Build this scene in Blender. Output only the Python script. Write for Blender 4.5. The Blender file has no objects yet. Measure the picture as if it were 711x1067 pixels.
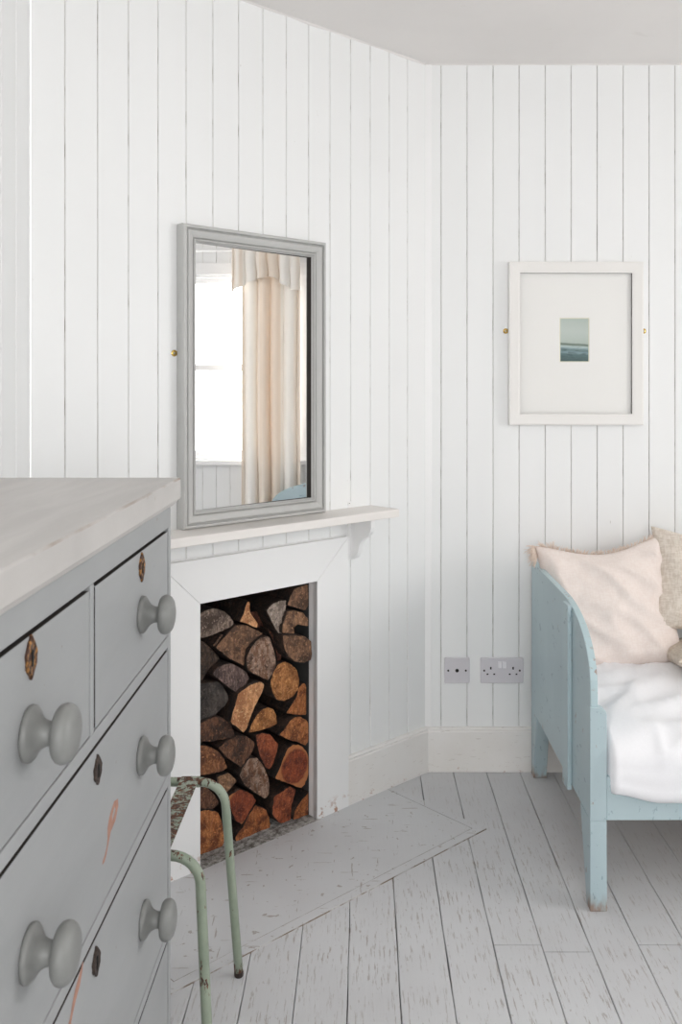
import bpy, bmesh, math, random
from mathutils import Vector, Matrix, noise
random.seed(7)
S = bpy.context.scene
COL = S.collection
PI = math.pi
# ---------------------------------------------------------------- camera, light, exposure
cd = bpy.data.cameras.new('camera'); cam = bpy.data.objects.new('camera', cd); COL.objects.link(cam)
cam.location = (0, 0, 1.32); cam.rotation_euler = (PI/2, 0, 0)
cd.sensor_width = 36; cd.lens = 950/1067*36
cd.shift_x = (355.5-378)/1067; cd.shift_y = (400-533.5)/1067
cd.clip_start = 0.05
cd.dof.use_dof = True; cd.dof.focus_distance = 2.7; cd.dof.aperture_fstop = 16
S.camera = cam
S.view_settings.view_transform = 'Standard'; S.view_settings.look = 'None'
S.view_settings.gamma = 1; S.view_settings.use_curve_mapping = False
S.view_settings.exposure = 0.0
W = bpy.data.worlds.new('sky'); S.world = W; W.use_nodes = True
SKY = 8.75
bg = W.node_tree.nodes['Background']; bg.inputs[0].default_value = (1.0, 0.995, 0.988, 1); bg.inputs[1].default_value = SKY
S.cycles.max_bounces = 14; S.cycles.diffuse_bounces = 9; S.cycles.transparent_max_bounces = 12
S.cycles.caustics_reflective = False; S.cycles.sample_clamp_indirect = 8
XL, XR, YF, YB, ZC = -0.7925, 2.85, -1.35, 3.115, 2.412     # left, right, front, back walls, ceiling
WIN1 = (1.0, 2.45, 0.84, 2.01)      # right wall window: y0 y1 z0 z1
FILL_WIN = (-0.55, 1.15, 0.80, 2.10)     # unseen front wall window, added for fill light: x0 x1 z0 z1
def portal(name, loc, rot, sx, sy):
    l = bpy.data.lights.new(name, 'AREA'); l.shape = 'RECTANGLE'; l.size = sx; l.size_y = sy
    l.cycles.is_portal = True
    o = bpy.data.objects.new(name, l); COL.objects.link(o); o.location = loc; o.rotation_euler = rot
portal('window_portal', (XR+0.13, (WIN1[0]+WIN1[1])/2, (WIN1[2]+WIN1[3])/2), (0, PI/2, 0), WIN1[3]-WIN1[2], WIN1[1]-WIN1[0])
portal('window_portal', ((FILL_WIN[0]+FILL_WIN[1])/2, YF-0.13, (FILL_WIN[2]+FILL_WIN[3])/2), (PI/2, 0, 0), FILL_WIN[1]-FILL_WIN[0], FILL_WIN[3]-FILL_WIN[2])

# ---------------------------------------------------------------- materials
def lin(c):
    return tuple((v/255/12.92 if v/255 <= .04045 else ((v/255+.055)/1.055)**2.4) for v in c)+(1,)
class NT:
    def __init__(s, name):
        s.m = bpy.data.materials.new(name); s.m.use_nodes = True; s.t = s.m.node_tree
        s.b = s.t.nodes['Principled BSDF']; s.out = s.t.nodes['Material Output']
        s.tc = s.t.nodes.new('ShaderNodeTexCoord')
    def n(s, typ, **kw):
        o = s.t.nodes.new('ShaderNode'+typ)
        for k, v in kw.items(): setattr(o, k, v)
        return o
    def l(s, a, b): s.t.links.new(a, b)
    def co(s, scale=(1, 1, 1), rot=(0, 0, 0), src='Object'):
        m = s.n('Mapping'); m.inputs['Scale'].default_value = scale; m.inputs['Rotation'].default_value = rot
        s.l(s.tc.outputs[src], m.inputs[0]); return m.outputs[0]
    def noise(s, sc, co=None, detail=4, rough=.55, dist=0):
        o = s.n('TexNoise'); o.inputs['Scale'].default_value = sc; o.inputs['Detail'].default_value = detail
        o.inputs['Roughness'].default_value = rough; o.inputs['Distortion'].default_value = dist
        s.l(co if co is not None else s.tc.outputs['Object'], o.inputs['Vector']); return o.outputs['Fac']
    def ramp(s, x, a, b, lo=0, hi=1):
        o = s.n('MapRange'); o.inputs['From Min'].default_value = a; o.inputs['From Max'].default_value = b
        o.inputs['To Min'].default_value = lo; o.inputs['To Max'].default_value = hi; s.l(x, o.inputs['Value']); return o.outputs[0]
    def math(s, op, a, b=None):
        o = s.n('Math', operation=op)
        for i, v in enumerate((a, b)):
            if v is None: continue
            if isinstance(v, (int, float)): o.inputs[i].default_value = v
            else: s.l(v, o.inputs[i])
        return o.outputs[0]
    def mix(s, f, a, b):
        o = s.n('Mix', data_type='RGBA')
        for i, v in ((0, f), (6, a), (7, b)):
            if isinstance(v, (int, float, tuple)): o.inputs[i].default_value = v
            else: s.l(v, o.inputs[i])
        return o.outputs[2]
    def z(s, src='Object'):
        o = s.n('SeparateXYZ'); s.l(s.tc.outputs[src], o.inputs[0]); return o.outputs
    def col(s, c): s.l(c, s.b.inputs['Base Color']) if not isinstance(c, tuple) else setattr(s.b.inputs['Base Color'], 'default_value', c)
    def bump(s, h, st=.3, d=.002):
        o = s.n('Bump'); o.inputs['Strength'].default_value = st; o.inputs['Distance'].default_value = d
        s.l(h, o.inputs['Height']); s.l(o.outputs[0], s.b.inputs['Normal'])
    def rough(s, r): s.b.inputs['Roughness'].default_value = r
def paint(name, c, dirt=None, amt=.5, stretch=(1, 1, 1), rough=.55, speck=.66, sc=40, var=.04, bstretch=(30, 30, 1.5), bump=.15, src='Object'):
    """old brushed paint: gentle tone variation, sparse chips showing a dirt colour, brush-mark bump"""
    m = NT(name); c = lin(c); c2 = tuple(v*(1-var*2) for v in c[:3])+(1,)
    base = m.mix(m.ramp(m.noise(2.2, m.co(stretch, src=src)), .35, .65), c, c2)
    if dirt:
        a = m.noise(sc, m.co(stretch, src=src), 6, .65); b = m.noise(3.1, m.co(src=src))
        f = m.math('MULTIPLY', m.ramp(a, speck, speck+.03), m.ramp(b, .46, .6, 0, amt))
        base = m.mix(f, base, lin(dirt))
    m.col(base); m.rough(rough); m.bump(m.noise(6, m.co(bstretch, src=src), 3), bump, .001)
    return m.m
M = {}
M['wall'] = paint('white_panel_paint', (234, 235, 235), (150, 138, 124), .45, (1, 1, .35), .5, .69, 55, .012, (60, 60, 2))
M['groove'] = NT('groove_dirt')
m = M['groove']; m.col(m.mix(m.ramp(m.noise(14, m.co((.4, .4, 1))), .50, .68), lin((206, 204, 200)), lin((138, 126, 112)))); m.rough(.8); M['groove'] = m.m
M['trim'] = paint('white_gloss_trim_paint', (238, 238, 238), (165, 130, 105), .7, (1, 1, 1), .4, .70, 35, .01)
M['groove2'] = flat0 = NT('pale_groove_dirt'); flat0.col(flat0.mix(flat0.ramp(flat0.noise(14, flat0.co((.4, .4, 1))), .52, .7), lin((226, 225, 223)), lin((160, 148, 136)))); flat0.rough(.8); M['groove2'] = flat0.m
def jamb_paint():
    m = NT('white_jamb_paint_chipped_low'); z = m.z()[2]
    f = m.math('MULTIPLY', m.ramp(z, .010, .055, 1, 0), m.ramp(m.noise(30, None, 7, .62), .54, .58))
    m.col(m.mix(m.math('MULTIPLY', f, .85), lin((237, 237, 237)), lin((168, 116, 84)))); m.rough(.42); m.bump(m.noise(6, m.co((8, 8, 1))), .1, .001); return m.m
M['jamb'] = jamb_paint()
def base_paint():
    m = NT('scuffed_baseboard_paint'); z = m.z()[2]
    lo = m.ramp(z, .0, .035, 1, 0); a = m.noise(38, m.co((1, 1, 1.2)), 7, .68)
    f = m.math('MULTIPLY', m.ramp(a, .60, .66), m.math('ADD', m.math('MULTIPLY', lo, .75), .0))
    s = m.math('MULTIPLY', m.ramp(m.noise(60, m.co((.5, .5, 3), (.3, .4, .2)), 5), .64, .68), .35)
    c = m.mix(f, m.mix(s, m.mix(m.ramp(m.noise(5), .3, .7), lin((235, 233, 231)), lin((228, 225, 221))), lin((175, 165, 155))), lin((168, 118, 86)))
    m.col(c); m.rough(.45); m.bump(m.noise(8, m.co((3, 3, 30))), .15, .001); return m.m
M['base'] = base_paint()
M['ceiling'] = paint('ceiling_paint', (228, 225, 223), (200, 196, 190), .3, (1, 1, 1), .8, .64, 8, .02, (3, 3, 3), .2)
def floor_mat(name, hearth=False):
    m = NT(name)
    base = m.mix(m.ramp(m.noise(2.0), .35, .65), lin((205, 206, 208)), lin((196, 196, 198)))
    big = m.noise(1.1, None, 3)
    if hearth:
        a = m.ramp(m.noise(44, None, 7, .62), .635, .66)
        s = m.ramp(m.noise(30, m.co((.35, 3, 1), (0, 0, .9)), 4), .655, .68)
        s2 = m.ramp(m.noise(26, m.co((3, .3, 1), (0, 0, .35)), 4), .665, .69)
        f = m.math('MULTIPLY', m.math('MAXIMUM', m.math('MAXIMUM', a, s), s2), .62)
    else:
        a = m.ramp(m.noise(26, m.co((6.0, .5, 1)), 8, .7), .565, .61)
        g = m.ramp(m.noise(60, m.co((1.2, .6, 1)), 5, .6), .655, .68)
        x = m.z()
        # more wear where feet pass, towards the bed and the middle of the room
        wr = m.math('MULTIPLY', m.ramp(x[1], 3.0, 2.0, .25, 1), m.ramp(big, .38, .60, .3, 1))
        f = m.math('MULTIPLY', m.math('MAXIMUM', a, m.math('MULTIPLY', g, .8)), m.math('MULTIPLY', wr, .95))
    c = m.mix(f, base, lin((132, 118, 104)))
    m.col(c); m.rough(.5)
    h = m.math('SUBTRACT', m.noise(9, m.co((14, .8, 1)), 4), m.math('MULTIPLY', f, .8)); m.bump(h, .3, .0012)
    return m.m
M['floor'] = floor_mat('worn_painted_floorboards'); M['hearth'] = floor_mat('worn_painted_hearth', True)
def flat(name, c, rough=.6, metal=0, var=0, sc=20, bump=0, spec=None):
    m = NT(name); c = lin(c)
    if var: m.col(m.mix(m.ramp(m.noise(sc, None, 5), .35, .65), c, tuple(v*(1-var) for v in c[:3])+(1,)))
    else: m.col(c)
    if bump: m.bump(m.noise(sc*2, None, 5), bump, .002)
    m.rough(rough); m.b.inputs['Metallic'].default_value = metal; return m.m
M['gap'] = flat('dark_gap', (60, 52, 46), .9, var=.3)
m = NT('border_groove_dirt'); m.col(m.mix(m.ramp(m.noise(24, None, 6), .40, .56), lin((196, 195, 194)), lin((128, 114, 100)))); m.rough(.9); M['crack'] = m.m
M['alcove'] = flat('darkened_grey_plaster', (62, 62, 61), .9, var=.5, sc=9, bump=.4)  # dark grey plaster, deepened so the recess's shade is in the colour
M['dark'] = flat('black_hole', (18, 16, 15), .8)
def rubble():
    m = NT('worn_hearth_threshold'); a = m.noise(60, m.co((1, 1.3, 1)), 8, .75)
    m.col(m.mix(m.ramp(a, .40, .60), lin((186, 184, 180)), lin((96, 92, 88)))); m.rough(.9); m.bump(a, .9, .006); return m.m
M['threshold'] = rubble()
def dresser_paint(name, c, st, chips=(120, 90, 72), amt=.6, var=.045, sc=2.6):
    m = NT(name); c = lin(c); d = tuple(v*(1-var*2.6) for v in c[:3])+(1,)
    a = m.noise(sc, m.co(st), 5, .6, .4)
    base = m.mix(m.ramp(a, .35, .68), c, d)
    f = m.math('MULTIPLY', m.ramp(m.noise(30, None, 6, .6), .715, .735), amt)
    m.col(m.mix(f, base, lin(chips))); m.rough(.45); m.bump(m.noise(5, m.co(tuple(v*5 for v in st)), 4), .2, .0015); return m.m
M['dresser'] = dresser_paint('grey_dresser_paint', (158, 160, 161), (1, .8, 3))
def top_edge(mat):
    nt = mat.node_tree; b = nt.nodes['Principled BSDF']; old = b.inputs['Base Color'].links[0].from_socket
    tc = nt.nodes.new('ShaderNodeTexCoord'); sp = nt.nodes.new('ShaderNodeSeparateXYZ'); nt.links.new(tc.outputs['Object'], sp.inputs[0])
    def mr(x, a, b_):
        o = nt.nodes.new('ShaderNodeMapRange'); o.inputs[1].default_value = a; o.inputs[2].default_value = b_; nt.links.new(x, o.inputs[0]); return o.outputs[0]
    def mul(a, c):
        o = nt.nodes.new('ShaderNodeMath'); o.operation = 'MULTIPLY'; nt.links.new(a, o.inputs[0]); nt.links.new(c, o.inputs[1]); return o.outputs[0]
    nz = nt.nodes.new('ShaderNodeTexNoise'); nz.inputs['Scale'].default_value = 14; nz.inputs['Detail'].default_value = 6; nt.links.new(tc.outputs['Object'], nz.inputs['Vector'])
    m1 = mul(mul(mr(sp.outputs[0], .4555, .4568), mr(sp.outputs[2], 1.1552, 1.1562)), mr(nz.outputs['Fac'], .42, .72))
    mx = nt.nodes.new('ShaderNodeMix'); mx.data_type = 'RGBA'; nt.links.new(m1, mx.inputs[0]); nt.links.new(old, mx.inputs[6]); mx.inputs[7].default_value = lin((150, 134, 122)); nt.links.new(mx.outputs[2], b.inputs['Base Color'])
    return mat
M['dresser_top'] = top_edge(dresser_paint('pale_dresser_top_paint', (194, 191, 188), (14, 1.6, 3), (150, 130, 112), .5, .06, 1.6))
M['knob'] = dresser_paint('grey_knob_paint', (126, 127, 125), (1, 1, 1), (105, 95, 85), .6, .06, 14)
M['chip'] = flat('bare_reddish_wood', (176, 132, 114), .7, var=.25, sc=90)
M['rustbrass'] = NT('worn_brass'); m = M['rustbrass']
m.col(m.mix(m.ramp(m.noise(160, None, 4), .50, .62), lin((74, 50, 40)), lin((170, 122, 66)))); m.rough(.45); m.b.inputs['Metallic'].default_value = .5; m.bump(m.noise(200), .5, .001); M['rustbrass'] = m.m
M['rustdark'] = flat('dark_worn_lock_plate', (62, 50, 44), .8, var=.5, sc=120, bump=.6)
M['brass'] = flat('brass', (226, 190, 110), .25, 1)
M['screw'] = flat('steel_screw', (170, 165, 150), .35, .9)
M['frame_grey'] = dresser_paint('grey_mirror_frame_paint', (188, 188, 186), (1, 1, 1), (120, 112, 104), .7, .03, 8)
M['mirror'] = flat('mirror_silver', (245, 245, 245), .0, 1)
M['frame_white'] = paint('off_white_frame_paint', (231, 229, 226), (170, 160, 148), .5, (1, 1, 1), .5, .69, 60, .012, (40, 40, 40))
M['mat_board'] = flat('white_mount_board', (242, 241, 238), .8)
M['bevel_card'] = flat('cream_card_edge', (226, 222, 200), .8)
M['wood_raw'] = flat('raw_dark_rebate', (50, 44, 40), .8)
def glass():
    m = NT('clear_glass'); t = m.t; t.nodes.remove(m.b)
    tr = m.n('BsdfTransparent'); gl = m.n('BsdfGlossy'); gl.inputs['Roughness'].default_value = .0
    fr = m.n('Fresnel'); fr.inputs[0].default_value = 1.5; mx = m.n('MixShader')
    ge = m.n('NewGeometry'); m.l(m.math('MULTIPLY', fr.outputs[0], m.math('SUBTRACT', 1.0, ge.outputs['Backfacing'])), mx.inputs[0]); m.l(tr.outputs[0], mx.inputs[1]); m.l(gl.outputs[0], mx.inputs[2]); m.l(mx.outputs[0], m.out.inputs[0]); return m.m
M['glass'] = glass()
M['plastic'] = flat('pale_grey_plastic', (206, 203, 208), .35)
M['plastic_white'] = flat('white_switch_plastic', (228, 226, 230), .3)
def blue():
    m = NT('blue_bed_paint'); z = m.z()[2]
    c = lin((178, 196, 201)); d = lin((168, 187, 193))
    base = m.mix(m.ramp(m.noise(3, m.co((1, 1, .4))), .35, .65), c, d)
    f = m.math('MULTIPLY', m.ramp(m.noise(34, m.co((1, 1, .45)), 6, .66), .665, .685), .75)
    s = m.math('MULTIPLY', m.ramp(m.noise(50, m.co((2, .35, .8), (.6, 0, 0)), 4, .6), .64, .66), .55)
    base = m.mix(s, base, lin((112, 136, 150)))
    w = m.math('MULTIPLY', m.ramp(m.noise(26, m.co((1, 1, .4)), 5), .42, .56), m.ramp(z, .012, .05, .85, 0))
    base = m.mix(m.math('MAXIMUM', f, w), base, lin((140, 110, 90)))
    m.col(base); m.rough(.42); m.bump(m.noise(7, m.co((3, 3, 1))), .12, .001); return m.m
M['blue'] = blue()
M['blue_edge'] = paint('worn_blue_edge_paint', (182, 203, 208), (150, 112, 86), .95, (1, 1, 1), .45, .60, 55, .03)
def cloth(name, c, c2, sc, weave=.4, trans=0, blot=0, rough=.9):
    m = NT(name)
    wv = m.n('TexWave', bands_direction='X'); wv.inputs['Scale'].default_value = sc; m.l(m.co(), wv.inputs[0])
    w2 = m.n('TexWave', bands_direction='Z'); w2.inputs['Scale'].default_value = sc; m.l(m.co(), w2.inputs[0])
    h = m.math('MULTIPLY', wv.outputs['Fac'], w2.outputs['Fac'])
    nz = m.noise(sc*.35, m.co((1, 1, 5)), 4); nz2 = m.noise(sc*.35, m.co((5, 1, 1)), 4)
    f = m.ramp(m.math('ADD', nz, nz2), .85, 1.15)
    base = m.mix(f, lin(c), lin(c2))
    if blot: base = m.mix(m.ramp(m.noise(9), .5, .7, 0, blot), base, lin(c2))
    m.col(base); m.rough(rough); m.bump(m.math('ADD', h, f), weave, .001)
    m.b.inputs['Sheen Weight'].default_value = .15
    if trans:
        tl = m.n('BsdfTranslucent'); m.l(base, tl.inputs[0]); mx = m.n('MixShader'); mx.inputs[0].default_value = trans
        m.l(m.b.outputs[0], mx.inputs[1]); m.l(tl.outputs[0], mx.inputs[2]); m.l(mx.outputs[0], m.out.inputs[0])
    return m.m
M['pink'] = cloth('pale_pink_linen', (233, 222, 216), (228, 215, 208), 170, .25)
M['fringe'] = cloth('cream_pink_fringe', (238, 224, 212), (224, 206, 192), 170, .2)
M['oat'] = cloth('oatmeal_linen', (226, 216, 205), (208, 195, 181), 120, .6)
M['oat2'] = cloth('coarse_oatmeal_linen', (214, 202, 187), (192, 177, 161), 120, .7)
M['sheet'] = cloth('white_cotton_sheet', (240, 240, 243), (237, 237, 240), 300, .05)
def curtain_mat():
    m = NT('cream_striped_voile'); 
    base = m.mix(m.ramp(m.noise(7, m.co((0, 1, 0))), .45, .55), lin((247, 244, 239)), lin((238, 226, 212)))
    m.col(base); m.rough(.9); tl = m.n('BsdfTranslucent'); m.l(base, tl.inputs[0]); mx = m.n('MixShader'); mx.inputs[0].default_value = .11
    m.l(m.b.outputs[0], mx.inputs[1]); m.l(tl.outputs[0], mx.inputs[2]); m.l(mx.outputs[0], m.out.inputs[0]); return m.m
M['curtain'] = curtain_mat()
def green():
    m = NT('chipped_green_stool_paint'); z = m.z()[2]
    c = m.mix(m.ramp(m.noise(12), .35, .65), lin((148, 158, 141)), lin((126, 138, 121)))
    top = m.ramp(z, .438, .458, 0, .12); low = m.ramp(z, .05, .0, 0, .14)
    n1 = m.math('ADD', m.math('ADD', m.noise(60, m.co((1, 1, .4)), 7, .66), top), low)
    rust = m.mix(m.ramp(m.noise(120), .4, .6), lin((104, 66, 44)), lin((62, 44, 38)))
    m.col(m.mix(m.ramp(n1, .60, .615), c, rust)); m.l(m.ramp(n1, .6, .66, .35, .8), m.b.inputs['Roughness']); m.bump(n1, .3, .002); return m.m
M['green'] = green()
def log_face(key, c1, c2, dark, rings=.35, sc=70, lump=.5, rim=None):
    m = NT('cut_wood_'+key); K = .98
    wv = m.n('TexWave', wave_type='RINGS', rings_direction='Y'); wv.inputs['Scale'].default_value = 30
    wv.inputs['Distortion'].default_value = 5; wv.inputs['Detail'].default_value = 4; wv.inputs['Detail Scale'].default_value = 1.5
    k = lambda c: lin(tuple(v*K for v in c))
    oi = m.n('ObjectInfo'); off = m.n('VectorMath', operation='SCALE'); m.l(oi.outputs['Location'], off.inputs[0]); off.inputs['Scale'].default_value = 7.3
    ad = m.n('VectorMath', operation='ADD'); m.l(m.tc.outputs['Object'], ad.inputs[0]); m.l(off.outputs[0], ad.inputs[1]); V = ad.outputs[0]
    m.l(m.co(), wv.inputs[0])
    mp = m.n('Mapping'); mp.inputs['Scale'].default_value = (1.7, 1, .45); mp.inputs['Rotation'].default_value = (0, .5, 0); m.l(V, mp.inputs[0])
    a = m.noise(sc*1.1, mp.outputs[0], 8, .72); b = m.noise(sc*.30, V, 5, .6); d = m.noise(sc*2.2, V, 4, .6)
    base = m.mix(m.ramp(a, .43, .55), k(c1), k(c2))
    base = m.mix(m.math('MULTIPLY', m.math('MULTIPLY', wv.outputs['Fac'], m.ramp(b, .3, .6)), rings), base, k(dark))
    base = m.mix(m.ramp(b, .48, .60, 0, .9), base, k(dark))
    base = m.mix(m.ramp(d, .58, .66, 0, .6), base, tuple(min(1, v*1.9) for v in k(c1)[:3])+(1,))
    base = m.mix(m.ramp(m.noise(sc*1.7, V, 5, .7), .58, .64, 0, .7), base, k(tuple(v*.6 for v in dark)))
    if rim:
        g = m.n('VectorMath', operation='LENGTH'); m.l(m.co((1, 0, 1)), g.inputs[0])
        base = m.mix(m.ramp(m.math('ADD', g.outputs['Value'], m.math('MULTIPLY', a, .01)), .052, .059, 0, .8), base, k(rim))
    m.col(base); m.rough(.8); m.bump(m.math('ADD', m.math('ADD', a, b), m.math('MULTIPLY', wv.outputs['Fac'], .25)), min(1, lump*1.6), .006); return m.m
FACE = {
 'grey': log_face('weathered_grey', (150, 130, 116), (98, 82, 72), (70, 56, 48)),
 'dark': log_face('dark', (84, 66, 54), (58, 46, 38), (40, 32, 28)),
 'pale': log_face('pale', (226, 170, 124), (198, 140, 94), (160, 105, 68), .2),
 'brown': log_face('brown', (150, 110, 82), (112, 82, 62), (76, 56, 44), .5),
 'purple': log_face('purplish_grey', (132, 108, 100), (92, 74, 70), (58, 46, 44), .25, 55, .8),
 'black': log_face('charcoal', (84, 76, 70), (66, 58, 54), (46, 40, 38), .3),
 'torn': log_face('torn', (166, 138, 120), (122, 86, 64), (66, 46, 36), .1, 50, 1.0),
 'palegrey': log_face('pale_grey', (178, 162, 150), (148, 132, 120), (112, 98, 88), .45),
 'tan': log_face('tan', (168, 128, 96), (132, 96, 70), (84, 62, 50), .3),
 'darkred': log_face('dark_red', (110, 62, 42), (78, 44, 32), (46, 30, 24), .2),
 'gold': log_face('golden', (206, 144, 88), (172, 112, 62), (130, 80, 44), .3, 90),
 'orange': log_face('orange', (196, 128, 76), (164, 98, 56), (112, 64, 38), .3, 90),
 'orange2': log_face('orange_brown', (182, 112, 64), (154, 88, 48), (104, 58, 34), .3, 90),
 'darkbrown': log_face('dark_brown', (124, 84, 60), (88, 58, 42), (54, 38, 30), .35),
 'ringed': log_face('ringed_brown', (166, 112, 74), (130, 82, 52), (86, 52, 36), .6),
 'red': log_face('red', (176, 96, 60), (140, 70, 42), (98, 48, 32), .3),
 'redrim': log_face('red_with_rim', (158, 80, 48), (130, 62, 38), (94, 44, 30), .35, 90, .5, (196, 126, 76)),
}
M['bark'] = log_face('bark_and_split_sides', (66, 46, 36), (42, 31, 25), (26, 21, 18), .1, 60, 1.0)

# ---------------------------------------------------------------- mesh helpers
class MB:
    def __init__(s): s.v = []; s.f = []; s.m = []; s.sm = []
    def add(s, vs, fs, mi=0, smooth=False, xf=None):
        o = len(s.v); s.v += [tuple(xf @ Vector(v)) if xf else tuple(v) for v in vs]
        for f in fs: s.f.append([i+o for i in f]); s.m.append(mi); s.sm.append(smooth)
        return s
    def box(s, a, b, mi=0, xf=None):
        (x0, y0, z0), (x1, y1, z1) = a, b
        vs = [(x, y, z) for z in (z0, z1) for y in (y0, y1) for x in (x0, x1)]
        return s.add(vs, [(0, 2, 3, 1), (4, 5, 7, 6), (0, 1, 5, 4), (2, 6, 7, 3), (0, 4, 6, 2), (1, 3, 7, 5)], mi, False, xf)
    def loops(s, L, mi=0, closed=True, cap0=True, cap1=True, smooth=True, xf=None):
        """skin a list of equal-length rings"""
        n = len(L[0]); vs = [p for r in L for p in r]; fs = []
        for i in range(len(L)-1):
            for j in range(n if closed else n-1):
                k = (j+1) % n; fs.append((i*n+j, i*n+k, (i+1)*n+k, (i+1)*n+j))
        s.add(vs, fs, mi, smooth, xf); o = len(s.v)-len(vs)
        if cap0: s.f.append([o+j for j in range(n)][::-1]); s.m.append(mi); s.sm.append(False)
        if cap1: s.f.append([o+(len(L)-1)*n+j for j in range(n)]); s.m.append(mi); s.sm.append(False)
        return s
    def lathe(s, prof, seg=32, mi=0, xf=None):
        L = [[(r*math.cos(2*PI*k/seg), r*math.sin(2*PI*k/seg), z) for k in range(seg)] for r, z in prof]
        return s.loops(L, mi, xf=xf)
    def tube(s, pts, r, seg=14, mi=0, xf=None):
        pts = [Vector(p) for p in pts]; L = []; up = None
        for i, p in enumerate(pts):
            d = (pts[min(i+1, len(pts)-1)]-pts[max(i-1, 0)]).normalized()
            if up is None: up = d.orthogonal().normalized()
            up = (up-d*up.dot(d)).normalized(); w = d.cross(up)
            rr = r[i] if isinstance(r, (list, tuple)) else r
            L.append([p+(up*math.cos(2*PI*k/seg)+w*math.sin(2*PI*k/seg))*rr for k in range(seg)])
        return s.loops(L, mi, xf=xf)
    def prism(s, poly, axis, a, b, mi=0, xf=None):
        """extrude a 2D outline along an axis ('x': poly=(y,z); 'y': (x,z); 'z': (x,y))"""
        f = {'x': lambda p, t: (t, p[0], p[1]), 'y': lambda p, t: (p[0], t, p[1]), 'z': lambda p, t: (p[0], p[1], t)}[axis]
        return s.loops([[f(p, a) for p in poly], [f(p, b) for p in poly]], mi, smooth=False, xf=xf)
    def build(s, name, mats, parent=None, loc=(0, 0, 0), rz=0, bevel=0, seg=2, rot=None):
        me = bpy.data.meshes.new(name); me.from_pydata(s.v, [], s.f)
        for m_ in (mats if isinstance(mats, (list, tuple)) else [mats]): me.materials.append(m_)
        for p, mi, sm in zip(me.polygons, s.m, s.sm): p.material_index = mi; p.use_smooth = sm
        bm = bmesh.new(); bm.from_mesh(me); bmesh.ops.remove_doubles(bm, verts=bm.verts, dist=1e-6); bmesh.ops.recalc_face_normals(bm, faces=bm.faces); bm.to_mesh(me); bm.free()
        o = bpy.data.objects.new(name, me); COL.objects.link(o); o.location = loc; o.rotation_euler = rot or (0, 0, rz)
        if parent: o.parent = parent
        if bevel:
            b = o.modifiers.new('bevel', 'BEVEL'); b.width = bevel; b.segments = seg; b.limit_method = 'ANGLE'; b.angle_limit = math.radians(40)
            b.harden_normals = False
        return o
def tag(o, label, cat=None, group=None):
    o['label'] = label
    if cat: o['category'] = cat
    if group: o['group'] = group
    return o
def thing(name, label, cat, loc=(0, 0, 0), rz=0, group=None):
    o = bpy.data.objects.new(name, None); COL.objects.link(o); o.location = loc; o.rotation_euler = (0, 0, rz); o.empty_display_size = .05
    return tag(o, label, cat, group)
def struct(o): o['kind'] = 'structure'; return o
# frame of the angled chimney wall: local x runs right along the wall, y into the wall, z up; origin at the room corner
CX, CY = 0.216, 3.115
AW = math.atan2(.6826, .7308)
def wl(x, y, z=0):
    return (CX+x*.7308-y*.6826, CY+x*.6826+y*.7308, z)
# ---------------------------------------------------------------- the room
def grooved(mb, s0, s1, z0, z1, lines, depth=.10):
    """vertical beadboard: front at y=0, grooves cut back, solid to y=depth; x = along, z = up. material 1 in the grooves"""
    P = [(s0, 0, 0)]
    for g in sorted(lines):
        if s0+.006 < g < s1-.006:
            P += [(g-.0028, 0, 0), (g-.0016, .0012, 0), (g-.0009, .0018, 1), (g-.0007, .0045, 1), (g+.0007, .0045, 1), (g+.0009, .0018, 0), (g+.0016, .0012, 0), (g+.0028, 0, 0)]
    P.append((s1, 0, 0))
    for (a, b, m0), (c, d, m1) in zip(P[:-1], P[1:]):
        mb.add([(a, b, z0), (c, d, z0), (c, d, z1), (a, b, z1)], [(0, 1, 2, 3)], m0)
    n = len(P)
    for z in (z0, z1):
        mb.add([(p[0], p[1], z) for p in P]+[(s1, depth, z), (s0, depth, z)], [tuple(range(n+2))], 0)
    mb.add([(s0, 0, z0), (s0, depth, z0), (s0, depth, z1), (s0, 0, z1)], [(0, 1, 2, 3)], 0)
    mb.add([(s1, 0, z0), (s1, depth, z0), (s1, depth, z1), (s1, 0, z1)], [(0, 1, 2, 3)], 0)
    mb.add([(s0, depth, z0), (s1, depth, z0), (s1, depth, z1), (s0, depth, z1)], [(0, 1, 2, 3)], 0)
WM = [M['wall'], M['groove']]
# back wall
mb = MB(); grooved(mb, CX, XR, 0, ZC, [.268+.0889*k for k in range(40)]); struct(mb.build('wall_back', WM, loc=(0, YB, 0)))
# angled chimney wall with the fireplace opening
AL = [-(.0885+.0860*k) for k in range(16)]
mb = MB()
OX0, OX1, OZ = -.9166, -.5015, .7225
grooved(mb, OX1, 0, 0, ZC, AL); grooved(mb, OX0, OX1, OZ, ZC, AL); grooved(mb, -1.379, OX0, 0, ZC, AL)
struct(mb.build('wall_chimney', [M['wall'], M['groove2']], loc=(CX, CY, 0), rz=AW))
# left wall (behind the dresser), starts at the chimney's edge
yL = wl(-1.379, 0)[1]
mb = MB(); grooved(mb, YF, yL, 0, ZC, [2.0855-.0875*k for k in range(42)]); struct(mb.build('wall_left', WM, loc=(XL, 0, 0), rz=PI/2))
# right wall with window
def holed(mb, s0, s1, w, lines, sgn=1):
    a, b, z0, z1 = w
    grooved(mb, s0, a, 0, ZC, lines); grooved(mb, b, s1, 0, ZC, lines)
    grooved(mb, a, b, 0, z0, lines); grooved(mb, a, b, z1, ZC, lines)
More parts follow.
